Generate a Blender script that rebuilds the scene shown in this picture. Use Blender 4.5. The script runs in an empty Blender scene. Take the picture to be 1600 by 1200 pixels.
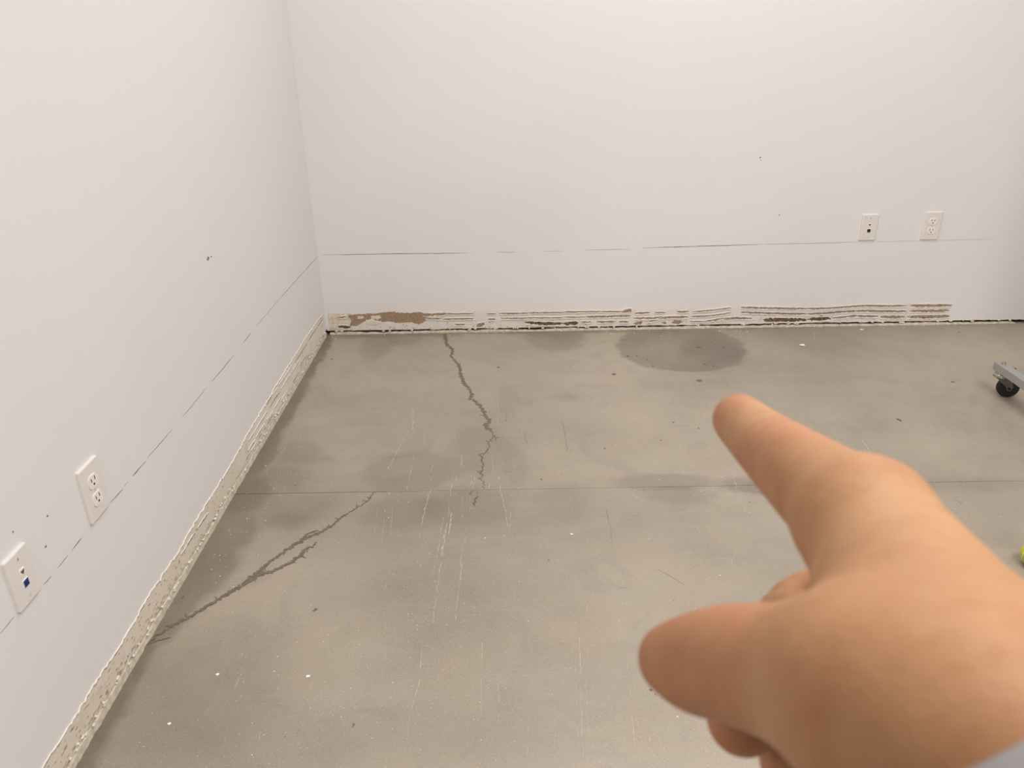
import bpy, bmesh, math, random, json
import numpy as np
from mathutils import Vector, Matrix
random.seed(7); rng=np.random.default_rng(7)
D=json.loads('''{"cam":[1195.14897,0.43238,0.00207,-0.01595,0.82625,-3.25351,1.23818],"cracks":[[[[0.5326,-0.0206],0.0078],[[0.5424,-0.0803],0.0074],[[0.5481,-0.1324],0.0067],[[0.5609,-0.1667],0.0067],[[0.5776,-0.2006],0.005],[[0.5806,-0.2493],0.0057],[[0.5745,-0.2807],0.0047],[[0.5955,-0.3281],0.0047],[[0.6114,-0.3641],0.0047],[[0.622,-0.4137],0.0055],[[0.6288,-0.4712],0.0068],[[0.6369,-0.5178],0.0062],[[0.6443,-0.5542],0.0075],[[0.659,-0.59],0.006],[[0.6713,-0.6208],0.0047],[[0.6803,-0.6634],0.0065],[[0.678,-0.6963],0.0065],[[0.6986,-0.7254],0.0059],[[0.7136,-0.7577],0.0062],[[0.7269,-0.797],0.0062],[[0.7329,-0.835],0.0062],[[0.7505,-0.8652],0.0053],[[0.7475,-0.8868],0.0062],[[0.733,-0.9078],0.0086],[[0.7518,-0.9366],0.0079],[[0.7569,-0.9506],0.002]],[[[0.7537,-0.9506],0.0017],[[0.7655,-0.9783],0.0016],[[0.7738,-0.9988],0.0023],[[0.7756,-1.0187],0.0013]],[[[0.7739,-1.0021],0.0013],[[0.7851,-0.9958],0.0006]],[[[0.7662,-0.9851],0.0013],[[0.7564,-1.0147],0.0016],[[0.7486,-1.0276],0.0016],[[0.7523,-1.0568],0.0016],[[0.7481,-1.082],0.0022],[[0.7361,-1.1003],0.0022],[[0.7238,-1.1061],0.0022],[[0.7307,-1.1308],0.0024],[[0.7296,-1.1488],0.0025],[[0.7377,-1.1669],0.0018],[[0.7342,-1.2074],0.0021],[[0.7272,-1.2214],0.0015],[[0.7365,-1.2358],0.0014],[[0.7283,-1.2577],0.0017],[[0.7402,-1.269],0.0014],[[0.7399,-1.3119],0.0011]],[[[0.742,-1.0881],0.0012],[[0.7532,-1.1009],0.0006]],[[[0.7254,-1.1061],0.0013],[[0.7195,-1.1182],0.0006]],[[[0.7271,-1.2186],0.0012],[[0.7395,-1.2387],0.0009]],[[[0.7296,-1.255],0.0011],[[0.7224,-1.2586],0.0006]],[[[0.6981,-1.3393],0.002],[[0.7034,-1.3317],0.0023],[[0.7102,-1.3241],0.0009]],[[[0.7206,-1.3348],0.0017],[[0.725,-1.3401],0.0008]],[[[0.7254,-1.353],0.0011],[[0.7175,-1.3679],0.0026],[[0.7166,-1.3829],0.003],[[0.7158,-1.4002],0.0014]],[[[0.4168,-1.3235],0.001],[[0.4085,-1.3534],0.002],[[0.4037,-1.3717],0.0016],[[0.3784,-1.4026],0.0016],[[0.3479,-1.4413],0.002],[[0.3346,-1.4623],0.002]],[[[0.3479,-1.4413],0.002],[[0.3351,-1.4649],0.0035],[[0.3218,-1.4955],0.0042],[[0.2978,-1.5193],0.0045],[[0.269,-1.5401],0.0051],[[0.2566,-1.5579],0.0056],[[0.2428,-1.5691],0.0055],[[0.2224,-1.5991],0.0051],[[0.2139,-1.6197],0.0042],[[0.1963,-1.639],0.004],[[0.1874,-1.6639],0.004]],[[[0.2902,-1.5109],0.002],[[0.2658,-1.5264],0.0037],[[0.2547,-1.55],0.0037]],[[[0.2958,-1.5745],0.002],[[0.2781,-1.5893],0.0047],[[0.2676,-1.6227],0.0048],[[0.2496,-1.6513],0.0048],[[0.2234,-1.672],0.0048],[[0.1977,-1.6922],0.0048],[[0.184,-1.6987],0.0062]],[[[0.1899,-1.6569],0.0037],[[0.1822,-1.6848],0.0079],[[0.1646,-1.7152],0.0088],[[0.1576,-1.7351],0.0066],[[0.1365,-1.751],0.0057],[[0.1251,-1.7689],0.0057],[[0.1066,-1.79],0.005],[[0.0868,-1.818],0.005],[[0.0611,-1.8498],0.0044],[[0.0371,-1.8726],0.0033],[[0.0206,-1.8922],0.0033],[[0.0102,-1.906],0.0033],[[0.0026,-1.9279],0.005]],[[[0.0454,-1.9141],0.0008],[[0.0282,-1.9208],0.0015],[[0.003,-1.929],0.0025]]],"scratches":[[[[0.457,-1.0531],[0.4285,-1.2609]],0.00286,0],[[[0.4735,-0.7772],[0.486,-0.9341]],0.00691,0],[[[0.4772,-0.9338],[0.457,-1.0531]],0.0022,0],[[[0.5124,-1.0592],[0.5115,-1.2378],[0.5105,-1.3135]],0.00336,0],[[[0.5759,-1.1635],[0.581,-1.3122],[0.5746,-1.4449],[0.5727,-1.55],[0.5728,-1.6331]],0.0036,0],[[[0.6434,-1.2421],[0.6445,-1.4626],[0.6405,-1.5803],[0.6365,-1.6612]],0.0038,0],[[[0.6315,-1.4307],[0.6311,-1.5226]],0.0027,0],[[[0.6533,-1.4314],[0.6496,-1.5378]],0.00576,0],[[[0.7607,-1.0887],[0.7689,-1.235]],0.00336,0],[[[0.7847,-1.2429],[0.793,-1.3362],[0.8061,-1.436],[0.8113,-1.5041]],0.0036,0],[[[0.8206,-1.4364],[0.8163,-1.5513]],0.00216,0],[[[0.7799,-0.5803],[0.778,-0.9259]],0.004,0],[[[0.7016,-1.2253],[0.6995,-1.3159]],0.00266,0],[[[0.7122,-1.2443],[0.7078,-1.3336]],0.002,0],[[[0.6795,-1.2977],[0.6841,-1.4637]],0.00228,0],[[[0.7028,-1.3506],[0.7043,-1.4329]],0.0019,0],[[[0.666,-1.1062],[0.6636,-1.1781]],0.004,0],[[[0.6552,-1.2425],[0.6545,-1.2969]],0.00601,0],[[[0.7578,-1.2714],[0.7566,-1.3142]],0.00381,0],[[[1.982,-1.0499],[1.9655,-1.1742]],0.00526,0],[[[1.4981,-1.2324],[1.4948,-1.295],[1.4907,-1.358],[1.4813,-1.4562]],0.0024,0],[[[0.6986,-1.5068],[0.6941,-1.6628],[0.691,-1.7853],[0.6885,-1.8738]],0.00289,0],[[[0.69,-1.5817],[0.6916,-1.738],[0.6896,-1.8415]],0.00204,0],[[[0.6424,-1.484],[0.6395,-1.635],[0.6385,-1.7486],[0.6392,-1.9038]],0.00396,0],[[[0.6311,-1.5226],[0.6227,-1.7117]],0.00216,0],[[[0.7541,-1.9468],[0.7541,-2.0489],[0.7575,-2.1715]],0.00196,0],[[[0.7906,-2.0602],[0.7914,-2.1662]],0.0021,0],[[[0.8526,-2.0972],[0.8485,-2.196],[0.8455,-2.2626]],0.00183,0],[[[0.9709,-1.9322],[0.9611,-2.088],[0.9496,-2.2661]],0.00308,0],[[[0.9551,-2.0177],[0.9436,-2.227]],0.0014,0],[[[0.9767,-2.0363],[0.9567,-2.2662]],0.00169,0],[[[1.0673,-2.0112],[1.0591,-2.1296],[1.0521,-2.2003],[1.0453,-2.268]],0.00224,0],[[[0.6191,-1.9376],[0.6243,-2.0459],[0.616,-2.1295]],0.0028,0],[[[0.6139,-2.1453],[0.6158,-2.2058]],0.00156,0],[[[0.9999,-1.8273],[0.9952,-1.8601],[1.0085,-1.8901]],0.0021,0],[[[1.1722,-1.3549],[1.2015,-1.3828],[1.2111,-1.403]],0.0038,0],[[[1.2979,-1.4972],[1.3364,-1.5372],[1.358,-1.5553]],0.00216,0],[[[1.3568,-1.5319],[1.3627,-1.5783],[1.369,-1.6202]],0.00252,0],[[[1.3683,-1.5556],[1.3722,-1.601],[1.383,-1.5789]],0.0017,0],[[[1.3859,-1.5676],[1.3974,-1.6017],[1.4053,-1.6348],[1.3927,-1.6505]],0.0017,0],[[[1.3796,-1.5384],[1.3962,-1.5679]],0.0017,0],[[[1.3929,-1.6558],[1.3766,-1.6917]],0.0016,0],[[[2.1797,-0.0812],[2.1299,-0.2167]],0.00561,0],[[[0.595,-0.5008],[0.6092,-0.3937]],0.00325,0],[[[0.6326,-0.9623],[0.6367,-0.994]],0.00315,0],[[[0.2001,-2.1363],[0.2099,-2.0626]],0.0013,0],[[[0.2396,-2.0718],[0.2392,-2.0283]],0.0014,0],[[[0.3276,-2.1997],[0.3252,-2.1744]],0.00144,0],[[[0.4013,-2.1087],[0.3982,-2.0495]],0.0013,0],[[[1.0091,-1.1581],[1.028,-1.3087]],0.0021,0],[[[1.0292,-1.0341],[1.027,-1.2544]],0.00168,0],[[[1.1103,-1.9154],[1.1601,-1.8813]],0.00112,0],[[[0.4071,-2.1867],[0.4037,-2.1407]],0.0012,0],[[[0.4167,-1.9287],[0.4147,-1.8455]],0.00112,0],[[[0.5095,-1.6577],[0.5107,-1.7807]],0.0016,0],[[[0.4366,-1.3925],[0.4467,-1.5173]],0.00162,0],[[[0.4612,-1.4096],[0.4745,-1.5756]],0.00162,0],[[[0.4811,-1.3939],[0.4926,-1.5333]],0.00171,0],[[[0.768,-2.1943],[0.7671,-2.2624]],0.0013,0],[[[0.9044,-2.1516],[0.8959,-2.254]],0.0013,0],[[[1.1014,-2.2013],[1.0933,-2.2649]],0.0012,0],[[[1.1871,-1.6993],[1.2193,-1.7325],[1.2442,-1.7646]],0.00208,1],[[[1.0912,-1.435],[1.093,-1.536],[1.0881,-1.6013]],0.00252,1],[[[1.0039,-0.8769],[1.0085,-0.9981],[1.0055,-1.0971]],0.00368,1],[[[0.8718,-0.9662],[0.8797,-1.0718]],0.00352,1],[[[0.809,-0.8304],[0.8067,-0.889]],0.00299,1],[[[1.0825,-1.7674],[1.1024,-1.7703]],0.0015,1],[[[2.0918,-1.4102],[2.1049,-1.4368]],0.0027,1],[[[2.1554,-1.316],[2.1629,-1.3269]],0.00285,1],[[[2.1815,-1.4551],[2.1832,-1.4616]],0.00451,1],[[[2.0575,-1.4609],[2.0613,-1.4674]],0.00426,1],[[[2.2902,-1.3239],[2.2936,-1.3311]],0.0038,1]],"marks":[[[1.2347,-0.4962],0.0151,0.0135],[[1.5567,-0.5702],0.0172,0.0176],[[0.3538,-1.8287],0.0092,0.0088],[[0.0213,-1.775],0.0041,0.0051],[[0.5048,-2.1631],0.0045,0.0053],[[1.105,-2.0878],0.0053,0.0042],[[1.1122,-2.0997],0.0026,0.002],[[0.0773,-0.2905],0.0059,0.0104],[[2.1678,-0.9196],0.0109,0.0163],[[2.5107,-0.6205],0.0084,0.0086],[[2.8149,-0.1029],0.0083,0.0077],[[2.7605,-0.0603],0.0084,0.0079],[[1.3872,-0.9102],0.0066,0.007],[[1.3217,-1.0356],0.0043,0.0052],[[1.1293,-1.0846],0.0052,0.005],[[1.4632,-0.9552],0.0044,0.0055],[[0.9152,-1.2655],0.0039,0.0051],[[0.7787,-0.4074],0.0078,0.0077],[[1.6287,-0.2237],0.0095,0.0079],[[1.3167,-0.3164],0.0093,0.0123],[[1.3549,-0.3112],0.0079,0.0068],[[1.4024,-0.4206],0.009,0.0103],[[1.3904,-0.3538],0.0065,0.008],[[1.5679,-0.2136],0.0068,0.0065],[[1.6458,-0.4309],0.0076,0.0102],[[1.6172,-0.4101],0.0103,0.0084],[[1.3386,-0.1283],0.007,0.0076],[[1.6325,-0.2311],0.0135,0.0072],[[1.7352,-0.2357],0.0135,0.0086],[[0.9163,-1.6558],0.0032,0.0031],[[0.1671,-1.2743],0.0031,0.0051],[[1.5078,-1.4088],0.0029,0.0032]],"stains":[[1.5564,-0.2226,0.2771,0.2661,0.42,0.06],[1.669,-0.2762,0.1543,0.1541,0.2,0.3],[1.0308,-0.0484,0.1425,0.206,0.3,0.25],[0.2489,-0.1351,0.0786,0.2116,0.22,0.4],[0.352,-0.0742,0.08,0.0705,0.2,0.5],[0.1332,-1.0693,0.0716,0.0802,0.2,0.4],[0.2115,-1.1231,0.0536,0.0325,0.15,0.5],[0.0927,-1.2466,0.122,0.0961,0.22,0.4],[0.5086,-1.205,0.1551,0.1297,0.24,0.25],[0.1803,-1.3971,0.1388,0.0983,0.22,0.5],[0.2057,-1.4642,0.0721,0.0465,0.15,0.4],[0.5147,-1.4234,0.1277,0.0962,0.24,0.4],[0.7191,-1.0771,0.1144,0.1676,0.2,0.4],[0.6872,-1.4114,0.1463,0.1101,0.24,0.4],[0.8385,-1.1787,0.0441,0.1168,0.16,0.4],[0.9714,-1.4034,0.0823,0.1141,0.14,0.6],[1.2876,-1.2909,0.1624,0.0536,0.26,0.3],[1.3101,-1.3684,0.1112,0.0471,0.2,0.4],[1.5505,-1.3135,0.1134,0.0527,0.3,0.3],[1.777,-1.3208,0.3,0.0489,0.2,0.5],[2.1889,-1.3341,0.223,0.0415,0.18,0.6],[0.6692,-1.8211,0.1969,0.1336,0.1,0.8],[1.1032,-1.0258,0.1475,0.1739,0.1,0.7],[1.0212,-0.6911,0.0593,0.0492,0.12,0.5],[0.8069,-0.7023,0.0426,0.1625,0.1,0.6],[0.1986,-2.0678,0.1988,0.1869,0.2,0.6],[0.619,-2.1863,0.2481,0.0895,0.12,0.8],[0.2182,-0.6588,0.1208,0.0781,0.08,0.8],[0,-0.25,0.045,0.35,0.55,0.3],[0,-0.75,0.05,0.45,0.5,0.3],[0,-1.1,0.06,0.3,0.45,0.35],[0.02,-1.33,0.1,0.14,0.45,0.35],[0,-1.52,0.13,0.16,0.42,0.25],[0,-1.66,0.12,0.17,0.45,0.22],[0.0,-1.8,0.08,0.16,0.4,0.3],[0,-2.1,0.04,0.4,0.5,0.6],[0.3,-0.02,0.35,0.04,0.35,0.5],[1.2,-0.005,1.1,0.03,0.4,0.6]],"crumbs":[[2.0761,-0.229,0.011],[2.4014,-0.0555,0.008],[0.9842,-1.5474,0.004],[0.3854,-2.0352,0.0045],[0.1905,-2.0254,0.0042],[0.1385,-2.1522,0.004]],"ridges":[[[[0.4356,0.0883],[0.4858,0.0867],[0.5435,0.0895]],0.0101,0],[[[0.5363,0.0903],[0.6009,0.0885],[0.6656,0.0881]],0.0046,2],[[[0.7266,0.0862],[0.7661,0.0863]],0.0043,2],[[[0.7805,0.0861],[0.9099,0.0861]],0.0052,2],[[[0.9136,0.0883],[1.0682,0.0863]],0.0043,2],[[[1.0696,0.0883],[1.1904,0.0887],[1.3343,0.0854]],0.0046,2],[[[1.3343,0.0854],[1.3542,0.0912],[1.3736,0.0923]],0.0116,0],[[[1.3923,0.0768],[1.4571,0.0787]],0.007,2],[[[1.4786,0.0791],[1.5291,0.079]],0.0041,2],[[[1.5793,0.0811],[1.6333,0.0817]],0.0064,2],[[[1.6514,0.0799],[1.7302,0.0846],[1.8227,0.0951]],0.0043,2],[[[1.8657,0.0958],[1.9452,0.0929],[2.1622,0.0846]],0.007,2],[[[2.1646,0.0853],[2.2113,0.084],[2.3335,0.0898],[2.4145,0.0956],[2.5108,0.0924],[2.6138,0.0906]],0.0064,2],[[[2.6273,0.0911],[2.7027,0.0905],[2.7712,0.09],[2.816,0.0885]],0.0104,0],[[[0.4488,0.0691],[0.5207,0.0663]],0.0046,2],[[[0.5278,0.0638],[0.5999,0.0649],[0.6647,0.0637]],0.0052,2],[[[0.7295,0.0603],[0.7619,0.0597]],0.0075,2],[[[0.7872,0.0631],[0.9098,0.0624]],0.0052,2],[[[0.9098,0.0632],[1.0685,0.0612]],0.0046,2],[[[1.0699,0.0642],[1.1695,0.0624]],0.0043,2],[[[1.173,0.0639],[1.2992,0.0647],[1.3713,0.0658]],0.0075,2],[[[1.6461,0.0571],[1.7183,0.0581],[1.7683,0.0633],[1.8216,0.0716]],0.0052,2],[[[1.8683,0.073],[2.0206,0.0658],[2.1658,0.0602]],0.007,2],[[[2.1682,0.0603],[2.1875,0.0599],[2.3234,0.0683],[2.4189,0.071],[2.5156,0.0671],[2.6156,0.0646]],0.0081,2],[[[2.6291,0.0659],[2.7081,0.0652],[2.8074,0.0663]],0.0099,0],[[[0.5842,0.0375],[0.624,0.0368]],0.0058,2],[[[0.8952,0.042],[0.9458,0.0373],[1.0689,0.0336]],0.013,1],[[[1.0703,0.0329],[1.0761,0.0327],[1.1376,0.0362]],0.0145,1],[[[1.1484,0.0391],[1.1954,0.039]],0.0058,2],[[[1.2207,0.0386],[1.3075,0.0386]],0.007,2],[[[1.3221,0.0368],[1.3655,0.0375]],0.007,2],[[[1.3864,0.0525],[1.4731,0.0525],[1.5596,0.0556],[1.6319,0.0543]],0.0075,0],[[[1.4597,0.0359],[1.5166,0.0502]],0.0058,0],[[[1.6408,0.0342],[1.7062,0.0315]],0.0041,2],[[[1.7062,0.0315],[1.749,0.0384],[1.7918,0.0454]],0.0064,2],[[[1.7919,0.0438],[1.8641,0.0456],[1.9223,0.0431]],0.0087,2],[[[1.9738,0.036],[2.0682,0.0343],[2.1701,0.031]],0.0159,1],[[[2.172,0.0345],[2.2805,0.0364]],0.0145,1],[[[2.2872,0.0378],[2.3819,0.047],[2.4927,0.0429]],0.0075,2],[[[2.5033,0.0412],[2.5623,0.0387],[2.6138,0.0393]],0.0099,0],[[[2.6245,0.0376],[2.714,0.0375],[2.817,0.0386]],0.0116,0],[[[2.6871,0.0343],[2.7489,0.0354]],0.0174,1],[[[0.0529,0.0377],[0.078,0.0358],[0.1066,0.0329]],0.0116,1],[[[0.678,0.0305],[0.7144,0.0375]],0.0145,2],[[[0.0575,0.0798],[0.0938,0.0829]],0.0058,2]],"blobs":[[[0.102,0.0927],[0.1561,0.0955],[0.2281,0.0973],[0.2643,0.1012],[0.311,0.1019],[0.3787,0.0962],[0.4149,0.1016],[0.4538,0.0918],[0.4639,0.0802],[0.4452,0.0691],[0.4517,0.0575],[0.4219,0.0427],[0.3827,0.0511],[0.3177,0.0499],[0.2895,0.0581],[0.2532,0.0557],[0.2252,0.0654],[0.2044,0.0734],[0.1822,0.0677],[0.163,0.055],[0.1361,0.0378],[0.1041,0.043],[0.1174,0.0673],[0.1006,0.079]],[[1.384,0.0295],[1.4053,0.0368],[1.427,0.038],[1.4241,0.025],[1.3952,0.0232]],[[1.5555,0.0327],[1.5716,0.04],[1.5932,0.0412],[1.6142,0.0316],[1.5909,0.0236],[1.5655,0.0248]],[[1.5108,0.0288],[1.5211,0.0379],[1.538,0.0345],[1.5328,0.0254]],[[1.333,0.0839],[1.3482,0.0958],[1.3718,0.0977],[1.3733,0.0832],[1.3489,0.0821]],[[1.9762,0.0283],[1.9956,0.0356],[2.0532,0.0377],[2.058,0.0291],[2.0187,0.0245]],[[2.5642,0.0292],[2.5761,0.0385],[2.5937,0.0367],[2.5853,0.0267]]],"flaps":[[[0.1444,0.0858],[0.1697,0.0877],[0.1699,0.074],[0.141,0.073]],[[0.2054,0.0848],[0.2452,0.0879],[0.2535,0.0763],[0.2328,0.069],[0.2044,0.0734]],[[1.7862,0.0286],[1.8145,0.0358],[1.8367,0.0308],[1.8011,0.0252]],[[0.1742,0.0586],[0.2178,0.0624],[0.2528,0.0511],[0.2158,0.041],[0.1801,0.0447]]],"seam_back":[[[[0.0177,0.3684],[0.2869,0.3681],[0.656,0.3661]],0.0022],[[[0.7755,0.3678],[0.8588,0.3664]],0.0012],[[[0.981,0.3686],[1.0643,0.3686]],0.001],[[[1.1615,0.3712],[1.3559,0.3708]],0.001],[[[1.4084,0.3756],[1.6746,0.3796],[1.9296,0.3829]],0.0024],[[[1.9351,0.3834],[2.2292,0.3844],[2.3398,0.3867]],0.0012],[[[2.4175,0.3869],[2.6064,0.3865]],0.0008],[[[2.6893,0.3879],[2.9221,0.3897]],0.0008]],"seam_left":[[[[0.002,0.3633],[-0.3455,0.3708],[-0.6249,0.3747]],0.0018],[[[-0.6249,0.3747],[-0.9045,0.3762]],0.0012],[[[-0.9603,0.3753],[-1.0409,0.3723]],0.0024],[[[-1.1286,0.37],[-1.2488,0.3686],[-1.3267,0.3702]],0.0022],[[[-1.3661,0.371],[-1.4704,0.3685],[-1.5354,0.3685]],0.0016],[[[-1.5967,0.3685],[-1.7427,0.371]],0.0014],[[[-1.7506,0.3689],[-1.8186,0.3703]],0.003],[[[-1.8402,0.3708],[-1.8589,0.3698]],0.0022],[[[-1.8659,0.3678],[-1.9228,0.3702]],0.0022],[[[-2.0387,0.3687],[-2.0773,0.3678]],0.002],[[[-2.0916,0.3669],[-2.1278,0.3661]],0.0014],[[[-2.1494,0.3661],[-2.1742,0.3666]],0.0016],[[[-2.2606,0.3715],[-2.2993,0.3718]],0.0012]],"pits_left":[[-1.1915,0.682,0.00672],[-1.1669,0.6806,0.00378],[-2.1113,0.4685,0.00231],[-2.1399,0.4233,0.00231],[-2.2014,0.4989,0.00168]],"pits_back":[[1.874,0.7487,0.0033599999999999997],[1.9851,0.509,0.0022400000000000002],[1.8779,0.7384,0.00196]],"left_top":[[-0.0327,0.1114],[-0.132,0.1174],[-0.3516,0.1229],[-0.5402,0.1202],[-0.7266,0.1179],[-0.8948,0.1121],[-1.0307,0.1084],[-1.1486,0.1041],[-1.2151,0.0983],[-1.2712,0.0953],[-1.3642,0.0925],[-1.4699,0.092],[-1.5575,0.0913],[-1.6435,0.09],[-1.6843,0.0848],[-1.7215,0.0839],[-1.8075,0.0888],[-1.884,0.0913],[-1.9523,0.086],[-2.0243,0.082],[-2.0852,0.0845],[-2.1364,0.0877],[-2.1872,0.0853],[-2.2409,0.085],[-2.2758,0.0855],[-2.3005,0.0866],[-2.3284,0.0879]],"plates":{"b1":[[2.3409,0.5059],[2.4107,0.394]],"b2":[[2.6074,0.5124],[2.6828,0.3923]],"l1":[[-2.0045,0.4906],[-1.9323,0.3734]],"l2":[[-2.2505,0.4708],[-2.1887,0.3701]]},"cart":{"a":[2.563,-0.7424,0.137],"b":[2.5594,-0.9214,0.137],"c":[2.5984,-0.7351,0.137],"bolt":[2.5826,-0.7693,0.137],"wheel":[2.6475,-0.7387]},"ball":[2.1286,-1.7121],"marker":[[2.1018,-1.7139]],"hand":{"index":[[0.08775,-0.03466,0.19,0.015],[0.08528,-0.02941,0.208,0.0135],[0.08335,-0.02395,0.229,0.0119],[0.0815,-0.01728,0.255,0.0101],[0.08139,-0.01284,0.274,0.0093]],"middle":[[0.11086,-0.0541,0.212,0.014],[0.10288,-0.06406,0.232,0.0112],[0.09037,-0.07149,0.24,0.0105],[0.07023,-0.08208,0.218,0.0098],[0.06024,-0.08769,0.2,0.0092]],"ring":[[0.12413,-0.06926,0.215,0.0135],[0.1189,-0.082,0.245,0.0108],[0.10459,-0.08786,0.25,0.0103],[0.08394,-0.0992,0.228,0.0095],[0.07621,-0.10219,0.207,0.009]],"little":[[0.13354,-0.08171,0.21,0.012],[0.13143,-0.09559,0.238,0.0095],[0.11996,-0.10064,0.243,0.009],[0.09978,-0.10919,0.225,0.0083],[0.0918,-0.11258,0.207,0.0078]],"thumb":[[0.07283,-0.05676,0.128,0.017],[0.06326,-0.05564,0.14,0.015],[0.04998,-0.06047,0.165,0.0127],[0.04398,-0.06567,0.18,0.0114],[0.03964,-0.06764,0.188,0.0086]],"wrist":[[0.08836,-0.06958,0.132,0.026]]},"basis":[[0.999857,-0.008751,-0.01448],[0.016814,0.418948,0.907855],[0.001879,0.907968,-0.419035]]}''')
SC=bpy.context.scene; COL=SC.collection
# ------------------------------------------------------------------ camera, world, lights, exposure
f,pit,yaw,rol,cx,cy,ch=D['cam']
RT,UP,FW=[Vector(v) for v in D['basis']]
cam=bpy.data.cameras.new('camera'); camo=bpy.data.objects.new('camera',cam); COL.objects.link(camo)
M=Matrix((RT,UP,-FW)).transposed().to_4x4(); M.translation=Vector((cx,cy,ch)); camo.matrix_world=M
cam.sensor_width=36; cam.lens=36*f/1600; cam.clip_start=.01
cam.dof.use_dof=True; cam.dof.focus_distance=2.4; cam.dof.aperture_fstop=cam.lens/1.5
SC.camera=camo
SC.view_settings.view_transform='Standard'; SC.view_settings.look='None'; SC.view_settings.gamma=1; SC.view_settings.use_curve_mapping=False
SC.view_settings.exposure=0.12
w=bpy.data.worlds.new('world'); SC.world=w; w.use_nodes=True
w.node_tree.nodes['Background'].inputs[0].default_value=(1,.95,.88,1); w.node_tree.nodes['Background'].inputs[1].default_value=.15
def area(name,loc,sx,sy,power,col=(1,.964,.955)):
    l=bpy.data.lights.new(name,'AREA'); l.shape='RECTANGLE'; l.size=sx; l.size_y=sy; l.energy=power; l.color=col
    o=bpy.data.objects.new(name,l); o.location=loc; COL.objects.link(o); return o
for lx,ly,pw in ((1.3,-1.15,29),(2.2,-1.15,10),(2.05,-3.2,53),(3.7,-2.9,32),(1.3,-8.0,120)):
    area('ceiling_lamp',(lx,ly,2.98),1.2,.6,pw)

# ------------------------------------------------------------------ helpers
def setp(o,label=None,cat=None,group=None,kind=None):
    if label: o['label']=label
    if cat: o['category']=cat
    if group: o['group']=group
    if kind: o['kind']=kind
    return o
def link(name,me,mat=None,parent=None,smooth=False):
    o=bpy.data.objects.new(name,me); COL.objects.link(o)
    if mat: me.materials.append(mat)
    if smooth:
        me.polygons.foreach_set('use_smooth',[True]*len(me.polygons))
    if parent: o.parent=parent
    return o
def fin(name,bm,mat=None,parent=None,smooth=False):
    bmesh.ops.recalc_face_normals(bm,faces=bm.faces)
    me=bpy.data.meshes.new(name); bm.to_mesh(me); bm.free()
    return link(name,me,mat,parent,smooth)
def box(bm,x0,x1,y0,y1,z0,z1,bev=0,seg=2):
    r=bmesh.ops.create_cube(bm,size=1)
    for v in r['verts']: v.co=Vector(((x0+x1)/2+v.co.x*(x1-x0),(y0+y1)/2+v.co.y*(y1-y0),(z0+z1)/2+v.co.z*(z1-z0)))
    if bev:
        es=list({e for v in r['verts'] for e in v.link_edges})
        bmesh.ops.bevel(bm,geom=es,offset=bev,segments=seg,affect='EDGES',profile=.5)
def cyl(bm,c,axis,r,h,n=24,r2=None,bev=0):
    q=Vector((0,0,1)).rotation_difference(Vector(axis)).to_matrix().to_4x4(); q.translation=Vector(c)
    g=bmesh.ops.create_cone(bm,cap_ends=True,segments=n,radius1=r,radius2=r if r2 is None else r2,depth=h,matrix=q)
    if bev:
        es=[e for e in {e for v in g['verts'] for e in v.link_edges} if any(len(fc.verts)>4 for fc in e.link_faces)]
        bmesh.ops.bevel(bm,geom=es,offset=bev,segments=2,affect='EDGES',profile=.5)
def empty(name,loc):
    o=bpy.data.objects.new(name,None); o.location=loc; o.empty_display_size=.05; COL.objects.link(o); return o
def prism(bm,pts,to3,d0,d1):
    """outline pts (2-D) turned into a slab between offsets d0 and d1 through to3(u,v,d)"""
    a=[bm.verts.new(to3(u,v,d0)) for u,v in pts]; b=[bm.verts.new(to3(u,v,d1)) for u,v in pts]
    n=len(pts)
    try:
        bm.faces.new(b)
    except Exception: pass
    for i in range(n): bm.faces.new((a[i],a[(i+1)%n],b[(i+1)%n],b[i]))
def resample(pts,ws,step):
    out=[]
    for i in range(len(pts)-1):
        p=np.array(pts[i]);q=np.array(pts[i+1]);n=max(1,int(np.linalg.norm(q-p)/step))
        for k in range(n):
            t=k/n; out.append((p+(q-p)*t,ws[i]*(1-t)+ws[i+1]*t))
    out.append((np.array(pts[-1]),ws[-1])); return out
def ribbon(bm,pts,ws,to3,d0,d1,step=.005,jit=.35,wob=.0,jmin=0.,taper=False):
    """ragged strip along a polyline, half-widths ws"""
    rs=resample(pts,ws,step); n=len(rs)
    if n<2: return
    L=[];Rr=[]
    for i,(p,wd) in enumerate(rs):
        t=rs[min(i+1,n-1)][0]-rs[max(i-1,0)][0]; t=t/(np.linalg.norm(t)+1e-9); nn=np.array([-t[1],t[0]])
        if taper: wd=wd*min(1,.25+min(i,n-1-i)/max(1,min(6,n/3)))
        p=p+nn*wob*rng.normal()+t*wob*.3*rng.normal()
        L.append(p+nn*wd*max(.15,1+jit*rng.normal())); Rr.append(p-nn*wd*max(.15,1+jit*rng.normal()))
    vt=lambda q,d: bm.verts.new(to3(q[0],q[1],d))
    lt=[vt(q,d1) for q in L]; rt=[vt(q,d1) for q in Rr]; lb=[vt(q,d0) for q in L]; rb=[vt(q,d0) for q in Rr]
    for i in range(n-1):
        bm.faces.new((lt[i],lt[i+1],rt[i+1],rt[i]))
        bm.faces.new((lb[i],lb[i+1],lt[i+1],lt[i])); bm.faces.new((rt[i],rt[i+1],rb[i+1],rb[i]))
    bm.faces.new((lb[0],lt[0],rt[0],rb[0])); bm.faces.new((rb[-1],rt[-1],lt[-1],lb[-1]))
FL=lambda u,v,d:(u,v,d)
BW=lambda u,v,d:(u,-d,v)
LW=lambda u,v,d:(d,u,v)

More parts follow.
